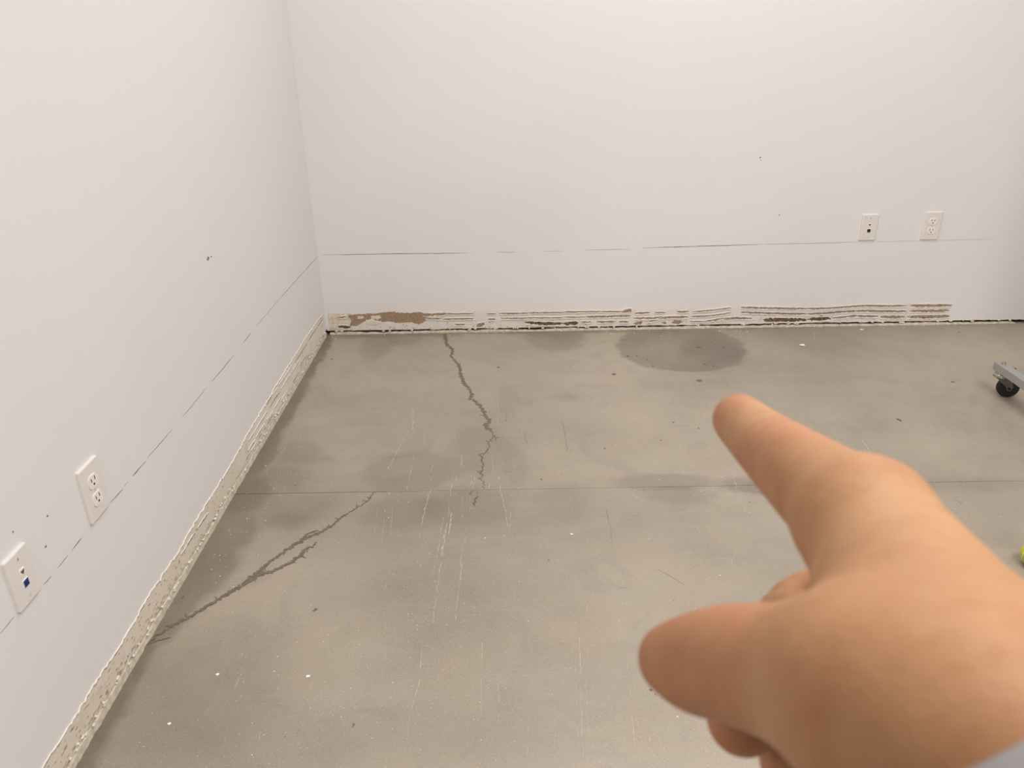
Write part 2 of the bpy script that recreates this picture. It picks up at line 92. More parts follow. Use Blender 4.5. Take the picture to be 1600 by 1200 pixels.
# ------------------------------------------------------------------ materials
def srgb(r,g,b):
    c=lambda v:(v/255/12.92 if v/255<=.04045 else ((v/255+.055)/1.055)**2.4)
    return (c(r),c(g),c(b),1)
class NT:
    def __init__(s,name):
        s.m=bpy.data.materials.new(name); s.m.use_nodes=True; s.t=s.m.node_tree; s.N=s.t.nodes; s.L=s.t.links
        s.b=s.N['Principled BSDF']
    def n(s,typ,ins=None,**kw):
        o=s.N.new(typ)
        for k,v in kw.items(): setattr(o,k,v)
        for k,v in (ins or {}).items(): s.put(o.inputs[k],v)
        return o
    def put(s,inp,v):
        if hasattr(v,'outputs'): v=v.outputs[0]
        if isinstance(v,bpy.types.NodeSocket): s.L.new(v,inp)
        else: inp.default_value=v
    def coord(s): return s.n('ShaderNodeTexCoord').outputs['Object']
    def noise(s,vec,scale,detail=4,rough=.5,dist=0):
        o=s.n('ShaderNodeTexNoise',{'Vector':vec,'Scale':scale,'Detail':detail,'Roughness':rough,'Distortion':dist}); return o.outputs['Fac']
    def ramp(s,fac,a,b,lo=0.,hi=1.,smooth=True):
        o=s.n('ShaderNodeMapRange',{0:fac,1:a,2:b,3:lo,4:hi}); o.interpolation_type='SMOOTHSTEP' if smooth else 'LINEAR'; return o.outputs[0]
    def mix(s,fac,a,b,mode='MIX'):
        o=s.n('ShaderNodeMix',data_type='RGBA',blend_type=mode)
        s.put(o.inputs[0],fac); s.put(o.inputs[6],a); s.put(o.inputs[7],b); return o.outputs[2]
    def math(s,op,a,b=0.,c=0.):
        o=s.n('ShaderNodeMath',operation=op); s.put(o.inputs[0],a); s.put(o.inputs[1],b); s.put(o.inputs[2],c); return o.outputs[0]
    def scale(s,vec,sc,loc=(0,0,0),rot=(0,0,0)):
        return s.n('ShaderNodeMapping',{'Vector':vec,'Scale':sc,'Location':loc,'Rotation':rot}).outputs[0]
    def bump(s,h,strength=.3,dist=.001):
        o=s.n('ShaderNodeBump',{'Height':h,'Strength':strength,'Distance':dist}); s.put(s.b.inputs['Normal'],o.outputs[0])
    def set(s,**kw):
        for k,v in kw.items(): s.put(s.b.inputs[k.replace('_',' ')],v)
def plain(name,col,rough=.5,metal=0.,spec=.5,var=.08,vs=60,bump=0.):
    t=NT(name); co=t.coord(); n=t.noise(co,vs,4)
    dk=tuple(c*(1-var) for c in col[:3])+(1,); lt=tuple(min(1,c*(1+var)) for c in col[:3])+(1,)
    t.set(Base_Color=t.mix(t.ramp(n,.3,.7),dk,lt),Roughness=rough,Metallic=metal); t.b.inputs['Specular IOR Level'].default_value=spec
    if bump: t.bump(n,bump,.001)
    return t.m
def wall_paint(name,base):
    t=NT(name); co=t.coord()
    big=t.noise(co,1.3,3); fine=t.noise(co,260,3); mid=t.noise(co,14,3)
    c=t.mix(t.ramp(big,.3,.7),tuple(b*.975 for b in base[:3])+(1,),base)
    c=t.mix(t.math('MULTIPLY',t.ramp(mid,.5,.75),.25),c,tuple(b*x for b,x in zip(base[:3],(.97,.965,.955)))+(1,))
    t.set(Base_Color=c,Roughness=.62); t.b.inputs['Specular IOR Level'].default_value=.3
    h=t.math('ADD',fine,t.math('MULTIPLY',t.noise(co,9,2),3.)); t.bump(h,.12,.0008)
    return t.m
M_wall=wall_paint('wall_paint',(.80,.775,.755,1))
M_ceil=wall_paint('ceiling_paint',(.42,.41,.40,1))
M_cavity=plain('wall_cavity',srgb(62,50,40),.9,var=.5,vs=40)
M_fleck=plain('paper_fleck',srgb(172,156,132),.95,var=.25,vs=160)
M_seam=plain('cut_line',srgb(125,118,112),.9,var=.3,vs=30)
M_brown=plain('torn_kraft_paper',srgb(160,136,110),.95,var=.2,vs=120,bump=.5)
M_dark=plain('mouldy_paper',srgb(108,86,62),.95,var=.45,vs=110,bump=.5)
M_grey=plain('adhesive_grey',srgb(150,138,122),.95,var=.25,vs=160,bump=.4)  # grey-brown of glue lines and flecks, also the shadow line under the torn edge
M_band=plain('skimmed_paper',srgb(227,220,212),.85,var=.035,vs=35,bump=.3)
M_white=plain('torn_white_paper',srgb(232,226,216),.85,var=.04,vs=150,bump=.4)
M_paper=plain('old_glue_paper',srgb(222,212,196),.9,var=.05,vs=50,bump=.3)
M_lip=plain('track_lip',srgb(216,206,186),.8,var=.16,vs=60,bump=.4)
M_plate=plain('plate_plastic',srgb(229,224,219),.35,var=.01)
M_face=plain('receptacle_plastic',srgb(240,235,228),.3,var=.01)
M_black=plain('dark_slot',srgb(18,16,15),.6,var=.1)
M_slot=plain('slot_shadow',srgb(90,80,72),.6,var=.1)
M_blue=plain('blue_jack',srgb(30,62,130),.35,var=.1)
M_screw=plain('screw_paint',srgb(214,206,196),.35,var=.02)

def strip_material():
    t=NT('left_wall_glue_strip'); co=t.coord()
    sx=t.n('ShaderNodeSeparateXYZ',{0:co}); y=sx.outputs[1]; z=sx.outputs[2]
    st=t.noise(t.scale(co,(1,14,90)),1.6,4,.6); pat=t.noise(co,22,4,.6); fl=t.noise(t.scale(co,(1,70,170)),1.,3,.6)
    far=t.ramp(y,-1.35,-1.0)
    base=t.mix(far,srgb(222,212,196),srgb(228,221,210))
    c=t.mix(t.math('MULTIPLY',t.ramp(pat,.5,.72),.4),base,srgb(198,182,154))
    c=t.mix(t.math('MULTIPLY',t.ramp(st,.62,.74),.35),c,srgb(176,156,124))
    low=t.ramp(z,.05,.03)
    c=t.mix(t.math('MULTIPLY',low,t.math('MULTIPLY',t.ramp(fl,.55,.68),.6)),c,srgb(158,136,100))
    t.set(Base_Color=c,Roughness=.9); t.bump(t.math('ADD',pat,fl),.6,.002); return t.m
M_strip=strip_material()

def floor_material():
    t=NT('sealed_concrete'); co=t.coord()
    warp=t.n('ShaderNodeTexNoise',{'Vector':co,'Scale':11.,'Detail':7.,'Roughness':.72}).outputs['Color']
    wv=t.n('ShaderNodeVectorMath',{0:warp,1:(.5,.5,.5)},operation='SUBTRACT').outputs[0]
    wv=t.n('ShaderNodeVectorMath',{0:wv,'Scale':.09},operation='SCALE').outputs[0]
    p=t.n('ShaderNodeVectorMath',{0:co,1:wv},operation='ADD').outputs[0]
    big=t.noise(co,1.1,4,.55); mid=t.noise(co,5,5,.6); stre=t.noise(t.scale(co,(2.2,16,1)),1.,4,.6); fine=t.noise(co,90,4,.7); grit=t.noise(co,270,3,.65)
    trow=t.noise(t.scale(co,(1.5,1.5,1),rot=(0,0,.4)),3.2,6,.65,1.2)
    A=srgb(140,129,114); B=srgb(166,154,137)
    c=t.mix(t.ramp(big,.3,.7),A,B)
    c=t.mix(t.math('MULTIPLY',t.ramp(mid,.35,.7),.3),c,srgb(160,152,139))
    c=t.mix(t.math('MULTIPLY',t.ramp(trow,.48,.68),.35),c,srgb(138,129,115))
    c=t.mix(t.math('MULTIPLY',t.ramp(stre,.5,.75),.22),c,srgb(170,161,147))
    c=t.mix(t.math('MULTIPLY',t.ramp(fine,.5,.75),.22),c,srgb(178,169,155))
    c=t.mix(t.math('MULTIPLY',t.ramp(grit,.56,.72),.5),c,srgb(206,196,180))
    c=t.mix(t.math('MULTIPLY',t.ramp(t.noise(t.scale(co,(1,1,1),loc=(3,1,0)),240,3,.65),.56,.72),.42),c,srgb(112,101,86))
    dark=None
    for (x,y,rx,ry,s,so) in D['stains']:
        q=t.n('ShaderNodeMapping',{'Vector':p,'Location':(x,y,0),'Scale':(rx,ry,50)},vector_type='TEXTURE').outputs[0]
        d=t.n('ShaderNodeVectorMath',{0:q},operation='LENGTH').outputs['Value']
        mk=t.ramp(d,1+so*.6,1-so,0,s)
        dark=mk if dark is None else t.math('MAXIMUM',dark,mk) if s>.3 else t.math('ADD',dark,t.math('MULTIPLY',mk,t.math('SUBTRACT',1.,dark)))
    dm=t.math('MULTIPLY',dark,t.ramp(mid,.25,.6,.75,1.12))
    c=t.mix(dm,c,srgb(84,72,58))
    rough=t.ramp(t.noise(co,6,4,.6),.3,.7,.36,.5)
    t.set(Base_Color=c,Roughness=rough); t.b.inputs['Specular IOR Level'].default_value=.6
    h=t.math('ADD',t.math('MULTIPLY',t.noise(co,30,4),.5),t.math('MULTIPLY',fine,.3)); t.bump(h,.12,.0015)
    return t.m
M_floor=floor_material()
M_crack=plain('damp_crack',srgb(112,100,84),.6,var=.2,vs=90,bump=.4)
M_scr=plain('pale_scratch',srgb(188,177,160),.8,var=.08,vs=200)
M_dscr=plain('dark_scuff',srgb(112,100,86),.7,var=.2,vs=100)
M_mark=plain('dark_mark',srgb(108,96,82),.7,var=.25,vs=200)
M_speck=plain('pale_speck',srgb(218,208,190),.85,var=.08,vs=300)
M_crumb=plain('plaster',srgb(244,238,228),.9,var=.05,vs=300,bump=.4)

# ------------------------------------------------------------------ setting
X1,Y1,ZC=7.5,-9.6,3.05
# floor: two slabs of concrete and the saw-cut control joint between them
bm=bmesh.new()
JY=-1.3185
def quad(*v): bm.faces.new([bm.verts.new(p) for p in v])
xs=[-.15,.0,.45,.455,1.0,1.6,X1+.1]; hw=[.0014,.0014,.0013,.0007,.0008,.0010,.0009]
quad((-.15,.15,0),(X1+.1,.15,0),(X1+.1,JY+.0012,0),(-.15,JY+.0012,0))
quad((-.15,JY-.0012,0),(X1+.1,JY-.0012,0),(X1+.1,Y1-.1,0),(-.15,Y1-.1,0))
for i in range(len(xs)-1):
    a,b=xs[i],xs[i+1]; ha,hb=hw[i],hw[i+1]; dp=-.004
    quad((a,JY+.0012,0),(b,JY+.0012,0),(b,JY+hb-.0002,-.0002),(a,JY+ha-.0002,-.0002))
    quad((a,JY+ha-.0002,-.0002),(b,JY+hb-.0002,-.0002),(b,JY+hb-.0002,dp),(a,JY+ha-.0002,dp))
    quad((a,JY-ha+.0002,dp),(b,JY-hb+.0002,dp),(b,JY-hb+.0002,-.0002),(a,JY-ha+.0002,-.0002))
    quad((a,JY-ha+.0002,-.0002),(b,JY-hb+.0002,-.0002),(b,JY-.0012,0),(a,JY-.0012,0))
    quad((a,JY-ha,dp),(b,JY-hb,dp),(b,JY+hb,dp),(a,JY+ha,dp))
quad((-.15,.15,-.1),(X1+.1,.15,-.1),(X1+.1,Y1-.1,-.1),(-.15,Y1-.1,-.1))
bmesh.ops.remove_doubles(bm,verts=bm.verts,dist=1e-6)
floor=fin('floor',bm,M_floor); setp(floor,kind='structure',label='grey sealed concrete floor, cracked and damp along the walls')
for p in floor.data.polygons:
    pass
# back wall: gypsum board that stops short of the floor with a ragged lower edge
def board(name,u0,u1,zb,mapf,mat,thick,seedn,holes=None):
    bm=bmesh.new(); r=np.random.default_rng(seedn)
    n=int((u1-u0)/.02); us=[u0+(u1-u0)*i/n for i in range(n+1)]
    zs=[zb+r.normal()*.0012 for _ in us]
    ft=[bm.verts.new(mapf(u,ZC,0)) for u in us]; fb=[bm.verts.new(mapf(u,z,0)) for u,z in zip(us,zs)]
    bb=[bm.verts.new(mapf(u,z,-thick)) for u,z in zip(us,zs)]
    for i in range(n):
        bm.faces.new((fb[i],fb[i+1],ft[i+1],ft[i])); bm.faces.new((bb[i],bb[i+1],fb[i+1],fb[i]))
    o=fin(name,bm,mat); return o
wall_back=board('wall_back',0,X1,.017,BW,M_wall,.016,1); setp(wall_back,kind='structure')
wall_left=board('wall_left',Y1,0,.027,LW,M_wall,.016,2); setp(wall_left,kind='structure')
for nm,mf,u0,u1,par in (('wall_cavity',BW,-.02,X1,wall_back),('wall_cavity',LW,Y1,.02,wall_left)):
    bm=bmesh.new()
    v=[bm.verts.new(mf(u,z,-.016)) for u,z in ((u0,-.02),(u1,-.02),(u1,ZC),(u0,ZC))]; bm.faces.new(v)
    fin(nm,bm,M_cavity,par)
bm=bmesh.new(); box(bm,X1,X1+.1,Y1,.1,0,ZC); wr=fin('wall_right',bm,M_wall); setp(wr,kind='structure')
bm=bmesh.new(); box(bm,-.1,X1+.1,Y1-.1,Y1,0,ZC); wf=fin('wall_front',bm,M_wall); setp(wf,kind='structure')
bm=bmesh.new(); box(bm,-.15,X1+.15,Y1-.15,.15,ZC,ZC+.1); ce=fin('ceiling',bm,M_ceil); setp(ce,kind='structure')
# floor-level track strips
def ragged_bar(name,u0,u1,z0,z1,d0,d1,mapf,mat,jz,step,seedn,parent=None,jd=.0):
    bm=bmesh.new(); r=np.random.default_rng(seedn); n=int((u1-u0)/step)
    rings=[]
    low=0
    for i in range(n+1):
        u=u0+(u1-u0)*i/n; low=.8*low+r.normal()*jz*.5; zt=z1+low+r.normal()*jz*.35; dd=d1+r.normal()*jd
        rings.append([bm.verts.new(mapf(u,z0,d0)),bm.verts.new(mapf(u,z0,dd)),bm.verts.new(mapf(u,zt-.001,dd)),bm.verts.new(mapf(u,zt,dd-.001)),bm.verts.new(mapf(u,zt,d0))])
    for a,b in zip(rings,rings[1:]):
        for k in range(4): bm.faces.new((a[k],b[k],b[k+1],a[k+1]))
    bm.faces.new(rings[0]); bm.faces.new(rings[-1])
    return fin(name,bm,mat,parent)
t1=ragged_bar('trim_1',.012,3.12,0,.0068,-.014,.005,BW,M_lip,.0020,.012,3,jd=.0016); setp(t1,'thin white track edge along the foot of the back wall',kind='structure')
t2=ragged_bar('trim_2',-4.5,-.02,0,.0205,-.014,.0012,LW,M_lip,.0022,.010,4,jd=.0006); setp(t2,'cream track lip along the foot of the left wall',kind='structure')

# ------------------------------------------------------------------ back wall: torn paper band with trowelled glue ridges
bm=bmesh.new()
us=np.arange(.02,2.735,.02); top=[.100+.004*math.sin(u*3)+rng.normal()*.0012-max(0,u-2.66)*.8 for u in us]
prism(bm,[(us[0],.018)]+[(us[-1],.018)]+[(u,t) for u,t in zip(us[::-1],top[::-1])],BW,0,.0006)
pb=fin('paper_band',bm,M_band,wall_back)
bm=bmesh.new()
prism(bm,[(.012,.020),(.10,.019),(.13,.05),(.12,.07),(.14,.09),(.10,.102),(.05,.098),(.012,.103)],BW,0,.0009)
fin('stained_paper',bm,M_lip,wall_back)
for pts in D['blobs']:
    bm=bmesh.new(); rs=resample(pts+[pts[0]],[0]*(len(pts)+1),.006)[:-1]
    prism(bm,[(p[0]+rng.normal()*.0022,p[1]+rng.normal()*.0018) for p,_ in rs],BW,0,.0011); fin('torn_patch',bm,M_brown,wall_back)
for pts in D['flaps']:
    bm=bmesh.new(); rs=resample(pts+[pts[0]],[0]*(len(pts)+1),.006)[:-1]
    prism(bm,[(p[0]+rng.normal()*.0015,p[1]+rng.normal()*.0012) for p,_ in rs],BW,0,.0018); fin('paper_flap',bm,M_paper,wall_back)
for pts,th,tone in D['ridges']:
    m=[M_brown,M_dark,M_grey][tone]
    bm=bmesh.new(); ribbon(bm,pts,[th*.55]*len(pts),BW,0,.0014+.0005*rng.random(),.007,.42,.0006,taper=True); fin('adhesive_ridge',bm,m,wall_back)
    # raised edge of white paper left above and below the tear
    bm=bmesh.new()
    for s in (1,-1):
        ribbon(bm,[(u,v+s*(th*.6+.0022)) for u,v in pts],[.0017]*len(pts),BW,0,(.0034 if s<0 else .0027)+.0004*rng.random(),.008,.4,.0006,taper=True)
    fin('torn_edge',bm,M_white,wall_back)
# loose scraps hanging at the bottom edge
bm=bmesh.new()
for _ in range(70):
    u=rng.uniform(.03,3.1); z=rng.uniform(.012,.022); a=rng.uniform(.002,.008); h=rng.uniform(.002,.006)
    prism(bm,[(u-a,z),(u-a*.3,z-h),(u+a*.6,z-h*.7),(u+a,z+h*.4),(u,z+h)],BW,-.002,.003+rng.uniform(0,.003))
setp(fin('paper_scrap',bm,M_paper,wall_back),kind='stuff')
# fine flecks
bm=bmesh.new()
for _ in range(220):
    u=rng.uniform(.05,2.75); z=.018+abs(rng.normal())*.02; a=rng.uniform(.001,.005); h=rng.uniform(.0006,.002)
    if z>.095: continue
    prism(bm,[(u-a,z),(u,z-h),(u+a,z+h*.3),(u,z+h)],BW,0,.0014)
setp(fin('paper_fleck',bm,M_grey,wall_back),kind='stuff')
for pts,wd in D['seam_back']:
    bm=bmesh.new(); ribbon(bm,pts,[wd*.5]*len(pts),BW,-.0005,.0004,.02,.25,.0003,taper=True); fin('cut_seam',bm,M_seam,wall_back)
for u,z,r in D['pits_back']:
    bm=bmesh.new(); prism(bm,[(u+r*(1+.3*rng.normal())*math.cos(k*.7),z+r*(1+.3*rng.normal())*math.sin(k*.7)) for k in range(9)],BW,0,.0008); fin('nail_pit',bm,M_slot,wall_back)

# ------------------------------------------------------------------ left wall: scraped strip
lt=D['left_top']; rs=resample(lt,[0]*len(lt),.008)
edge=[(p[0]+rng.normal()*.001,p[1]+rng.normal()*.0016) for p,_ in rs]
bm=bmesh.new(); prism(bm,edge+[(edge[-1][0],.030),(edge[0][0],.030)],LW,0,.0012)
last=edge[-1]
fin('glue_strip',bm,M_strip,wall_left)
bm=bmesh.new(); ribbon(bm,[(u,v+.0008) for u,v in edge],[.0008]*len(edge),LW,0,.0026,.006,.6,.0006); fin('torn_edge',bm,M_white,wall_left)
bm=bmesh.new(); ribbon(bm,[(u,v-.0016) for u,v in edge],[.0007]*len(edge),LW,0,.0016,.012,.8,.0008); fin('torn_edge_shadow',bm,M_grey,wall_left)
# ridges close to the corner, broken flecks further along
def lrow(z,y0,y1,th,m,brk,seg):
    y=y0
    while y>y1:
        ln=rng.uniform(*seg); e=max(y1,y-ln)
        if rng.random()>brk and y-e>.006:
            pts=[(y,z+rng.normal()*.0012),((y+e)/2,z+rng.normal()*.0016),(e,z+rng.normal()*.0012)]
            bm=bmesh.new(); ribbon(bm,pts,[th*.5]*3,LW,0,.0022,.006,.45,.0005,taper=True); fin('adhesive_ridge',bm,m,wall_left)
            if ln>.05 and rng.random()<.55:
                bm=bmesh.new(); ribbon(bm,[(a,b+th*.5+.0016) for a,b in pts],[.0011]*3,LW,0,.0032,.008,.4,.0004,taper=True); fin('torn_edge',bm,M_white,wall_left)
        y=e-rng.uniform(.005,.03)
lrow(.098,-.06,-.55,.003,M_grey,.1,(.06,.2)); lrow(.080,-.5,-1.2,.003,M_grey,.15,(.06,.22)); lrow(.104,-.6,-.95,.0022,M_grey,.2,(.06,.2)); lrow(.055,-.3,-1.2,.0034,M_grey,.25,(.04,.16)); lrow(.042,-.1,-1.2,.003,M_brown,.35,(.02,.1))
lrow(.068,-1.25,-1.7,.004,M_grey,.2,(.04,.14))
bm=bmesh.new()
for z,y0,y1,nn in ((.074,-1.3,-2.35,34),(.062,-1.6,-2.35,22),(.05,-1.7,-2.35,30),(.04,-1.7,-2.35,60),(.034,-1.2,-2.35,80)):
    for _ in range(nn):
        u=rng.uniform(y1,y0); zz=z+rng.normal()*.0018; a=rng.uniform(.0015,.006); h=rng.uniform(.0005,.0016)
        prism(bm,[(u-a,zz),(u-a*.2,zz-h),(u+a,zz-h*.2),(u+a*.3,zz+h)],LW,0,.0024)
setp(fin('paper_fleck',bm,M_fleck,wall_left),kind='stuff')
bm=bmesh.new()
for _ in range(95):
    u=rng.uniform(-2.4,-.05); zz=rng.uniform(.018,.036); a=rng.uniform(.002,.006); h=rng.uniform(.001,.003)
    prism(bm,[(u-a,zz),(u-a*.2,zz-h),(u+a,zz-h*.2),(u+a*.3,zz+h)],LW,0,.003+rng.uniform(0,.003))
setp(fin('paper_scrap',bm,M_white,wall_left),kind='stuff')
for pts,wd in D['seam_left']:
    bm=bmesh.new(); ribbon(bm,pts,[wd*.42]*len(pts),LW,-.0005,.0004,.012,.25,.0003,taper=True); fin('cut_seam',bm,M_seam,wall_left)
for u,z,r in D['pits_left']:
    bm=bmesh.new(); prism(bm,[(u+r*(1+.3*rng.normal())*math.cos(k*.7),z+r*.7*(1+.3*rng.normal())*math.sin(k*.7)) for k in range(9)],LW,0,.0008); fin('nail_pit',bm,M_seam,wall_left)

# ------------------------------------------------------------------ floor: cracks, scratches, marks, specks
for ci,c in enumerate(D['cracks']):
    pts=[a for a,_ in c]; ws=[b for _,b in c]
    bm=bmesh.new(); ribbon(bm,pts,ws,FL,-.001,.0004+.00006*ci,.0045,.32,.0019)
    if len(pts)>5:
        for p_,w_ in resample(pts,ws,.03):
            if rng.random()<.6:
                a_=rng.uniform(0,6.28); l_=rng.uniform(.006,.016); q_=p_+np.array([math.cos(a_),math.sin(a_)*1.2])*(w_+l_)
                ribbon(bm,[p_,(p_+q_)/2+rng.normal(size=2)*.002,q_],[.0016,.0013,.0006],FL,-.001,.00037+.00006*ci,.004,.3,.0006)
    fin('crack',bm,M_crack,floor)
ns=0
bm0=bmesh.new(); bm1=bmesh.new()
for pts,wd,t in D['scratches']:
    rs=resample(pts,[0]*len(pts),.022)
    for k in range(len(rs)-1):
        if t==0 and rng.random()<.22: continue
        a,b=rs[k][0],rs[k+1][0]; off=rng.normal()*wd*.25
        ribbon(bm1 if t else bm0,[(a[0]+off,a[1]),(b[0]+off,b[1])],[wd*.5*rng.uniform(.2,.6)]*2,FL,-.0005,.00035,.006,.45,.0003,taper=True)
setp(fin('pale_scratch',bm0,M_scr,floor),kind='stuff'); setp(fin('dark_scuff',bm1,M_dscr,floor),kind='stuff')
for (x,y),rx,ry in D['marks']:
    bm=bmesh.new(); prism(bm,[(x+rx*.8*(.8+.3*rng.normal())*math.cos(k*.63),y+ry*.8*(.8+.3*rng.normal())*math.sin(k*.63)) for k in range(10)],FL,-.0005,.0004); fin('dark_mark',bm,M_mark,floor)
def specks(name,n,mat,fx,rmin,rmax,h):
    bm=bmesh.new()
    for _ in range(n):
        x,y=fx(); r=rng.uniform(rmin,rmax)*rng.uniform(.5,1); a=rng.uniform(0,6.28)
        prism(bm,[(x+r*rng.uniform(.5,1.2)*math.cos(a+k*1.256),y+r*rng.uniform(.5,1.2)*math.sin(a+k*1.256)) for k in range(5)],FL,-.0004,h)
    setp(fin(name,bm,mat,floor),kind='stuff')
def fx_all(): return rng.uniform(.02,2.6),rng.uniform(-2.4,-.02)
def fx_near(): return .52+rng.normal()*.26,-1.98+rng.normal()*.25
def fx_near2(): return .62+rng.normal()*.12,-1.98+rng.normal()*.14
def fx_joint(): return rng.uniform(.02,2),JY+rng.normal()*.05
def fx_edge(): return rng.uniform(.03,3),-abs(rng.normal())*.03
def fx_left(): return .03+abs(rng.normal())*.05,rng.uniform(-1.8,-.9)
specks('pale_speck',330,M_speck,fx_all,.0008,.0026,.0004)
specks('pale_speck',520,M_speck,lambda:(abs(fx_near()[0]),fx_near()[1]),.0005,.0015,.0004)
specks('pale_speck',260,M_speck,fx_near2,.0005,.0016,.0004)
specks('pale_speck',120,M_speck,fx_joint,.0008,.002,.0004)
specks('plaster_dust',90,M_crumb,fx_edge,.001,.0035,.001)
specks('plaster_dust',46,M_crumb,fx_left,.0007,.0022,.001)
specks('dark_speck',240,M_mark,fx_all,.0006,.002,.0004)
LAB=['larger white plaster flake lying on the floor right of the damp stain','small white plaster flake close to the foot of the back wall','tiny white crumb on the bare floor below the control joint','white crumb on the near floor, right one of a pair','white crumb on the near floor, left one of a pair','pale crumb on the floor nearest the left wall strip']
for (x,y,r),lab in zip(D['crumbs'],LAB):
    bm=bmesh.new(); bmesh.ops.create_icosphere(bm,subdivisions=2,radius=1)
    for v in bm.verts:
        n=1+.22*math.sin(v.co.x*5+x*9)+.18*rng.normal()*.5
        v.co=Vector((x+v.co.x*r*n,y+v.co.y*r*.8*n,.0002+r*.22*(1+v.co.z*(1+.2*math.sin(v.co.x*4)))))
    o=fin('plaster_crumb',bm,M_crumb); setp(o,lab,'crumb','plaster crumbs on the floor')

# ------------------------------------------------------------------ wall plates
def plate(name,label,cat,mapf,rect,kind,group):
    (u0,z1),(u1,z0)=rect; uc=(u0+u1)/2; zc=(z0+z1)/2; W=abs(u1-u0); Hh=z1-z0
    o3=Vector(mapf(uc,zc,0)); root=empty(name,o3); setp(root,label,cat,group)
    s=1 if mapf is BW else -1           # keeps left and right as seen from the room
    def T(u,v,d): return Vector(mapf(uc+u,zc+v,d))-o3
    k=Hh/.118
    def rbox(nm,cu,cv,w,h,d0,d1,mat,bev,par=root,seg=2):
        bm=bmesh.new(); box(bm,cu-w/2,cu+w/2,cv-h/2,cv+h/2,d0,d1)
        if bev:
            bmesh.ops.bevel(bm,geom=[e for e in bm.edges if all(v.co.z>(d0+d1)/2 for v in e.verts) or abs(e.verts[0].co.z-e.verts[1].co.z)>1e-5],offset=bev,segments=seg,affect='EDGES',profile=.5)
        for v in bm.verts: v.co=T(v.co.x,v.co.y,v.co.z)
        return fin(nm,bm,mat,par)
    def poly(nm,pts,d0,d1,mat,par=root):
        bm=bmesh.new(); prism(bm,pts,T,d0,d1); return fin(nm,bm,mat,par)
    def disc(cu,cv,r,n=14,sv=1.): return [(cu+r*math.cos(i*2*math.pi/n),cv+r*sv*math.sin(i*2*math.pi/n)) for i in range(n)]
    rbox('cover',0,0,W,Hh,-.001,.0065,M_plate,.0028,seg=3)
    if kind=='power':
        for cv in (.0195*k,-.0195*k):
            R=.0172*k
            pts=[]
            for i in range(28):
                a=i*2*math.pi/28; pts.append((max(-.0168*k,min(.0168*k,R*1.04*math.cos(a))),cv+max(-.0138*k,min(.0138*k,R*math.sin(a)))))
            fc=poly('receptacle_face',pts,.004,.0082,M_face)
            ms=M_black
            for q in (-.0063,.0063):
                h=.0042 if q*s<0 else .0036
                poly('slot',[(q*k-.0011*k,cv+.0005*k),(q*k+.0011*k,cv+.0005*k),(q*k+.0011*k,cv+.0005*k+2*h*k),(q*k-.0011*k,cv+.0005*k+2*h*k)],.007,.0085,ms,fc)
            poly('ground_hole',disc(0,cv-.0062*k,.0025*k),.007,.0085,ms,fc)
        poly('screw',disc(0,0,.0034*k),.004,.0072,M_screw)
    else:
        poly('screw',disc(0,.043*k,.003*k),.004,.0074,M_screw)
        poly('screw',disc(0,-.043*k,.003*k),.004,.0074,M_screw)
        poly('screw_slot',[(-.0006*k,.040*k),(.0006*k,.040*k),(.0006*k,.046*k),(-.0006*k,.046*k)],.006,.0076,M_slot)
        b=rbox('jack_frame',0,.013*k,.017*k,.015*k,.004,.0078,M_face,.001)
        poly('jack_opening',[(-.006*k,.0165*k),(.006*k,.0165*k),(.003*k,.011*k),(.001*k,.0085*k),(-.001*k,.0085*k),(-.003*k,.011*k)],.006,.0081,M_slot,b)
        b=rbox('jack_frame',0,-.0135*k,.0185*k,.0185*k,.004,.0078,M_face,.001)
        if kind=='data_blue':
            j=rbox('jack',0,-.0135*k,.0150*k,.0150*k,.006,.0082,M_blue,0,b)
            rbox('jack_opening',0,-.0140*k,.0085*k,.0085*k,.006,.0085,plain('jack_hole',srgb(14,24,62),.5),0,b)
        else:
            rbox('jack',0,-.0135*k,.0145*k,.0145*k,.006,.0083,M_black,0,b)
    return root
PL=D['plates']
plate('data_outlet','white wall plate with black network jack on the back wall, left of the power outlet','outlet',BW,PL['b1'],'data','wall plates')
plate('power_outlet','white duplex power outlet on the back wall near the right edge','outlet',BW,PL['b2'],'power','wall plates')
plate('power_outlet','white duplex power outlet on the left wall above the cut line','outlet',LW,PL['l1'],'power','wall plates')
plate('data_outlet','white wall plate with blue network jack on the left wall','outlet',LW,PL['l2'],'data_blue','wall plates')

# ------------------------------------------------------------------ rolling stand at the right edge
M_tube=plain('grey_powder_coat',srgb(158,156,150),.4,var=.03,vs=200)
M_chrome=plain('zinc',srgb(205,200,192),.22,metal=1.,var=.06)
M_fork=plain('fork_steel',srgb(120,120,118),.35,metal=.7,var=.08)
M_rub=plain('black_rubber',srgb(22,20,19),.6,var=.1)
ax,ay,az=D['cart']['a']; zt=.124; tw=.034; th=.03
dz=.137-zt; ax+=dz*1.58; ay+=dz*-2.28*-1
cart=empty('rolling_stand',(ax+tw/2,ay,0)); setp(cart,'grey square steel tube leg of a rolling stand on a black caster, at right edge','stand')
o3=Vector((ax+tw/2,ay,0))
def loc(bm):
    for v in bm.verts: v.co-=o3
bm=bmesh.new(); box(bm,ax,ax+tw,ay-2.2,ay,zt-th,zt,.002); loc(bm); fin('leg_tube',bm,M_tube,cart)
bm=bmesh.new(); box(bm,ax+.0025,ax+tw-.0025,ay-.001,ay+.0012,zt-th+.0025,zt-.0025,.0008); loc(bm); fin('end_cap',bm,plain('grey_cap',srgb(120,120,118),.5),cart)
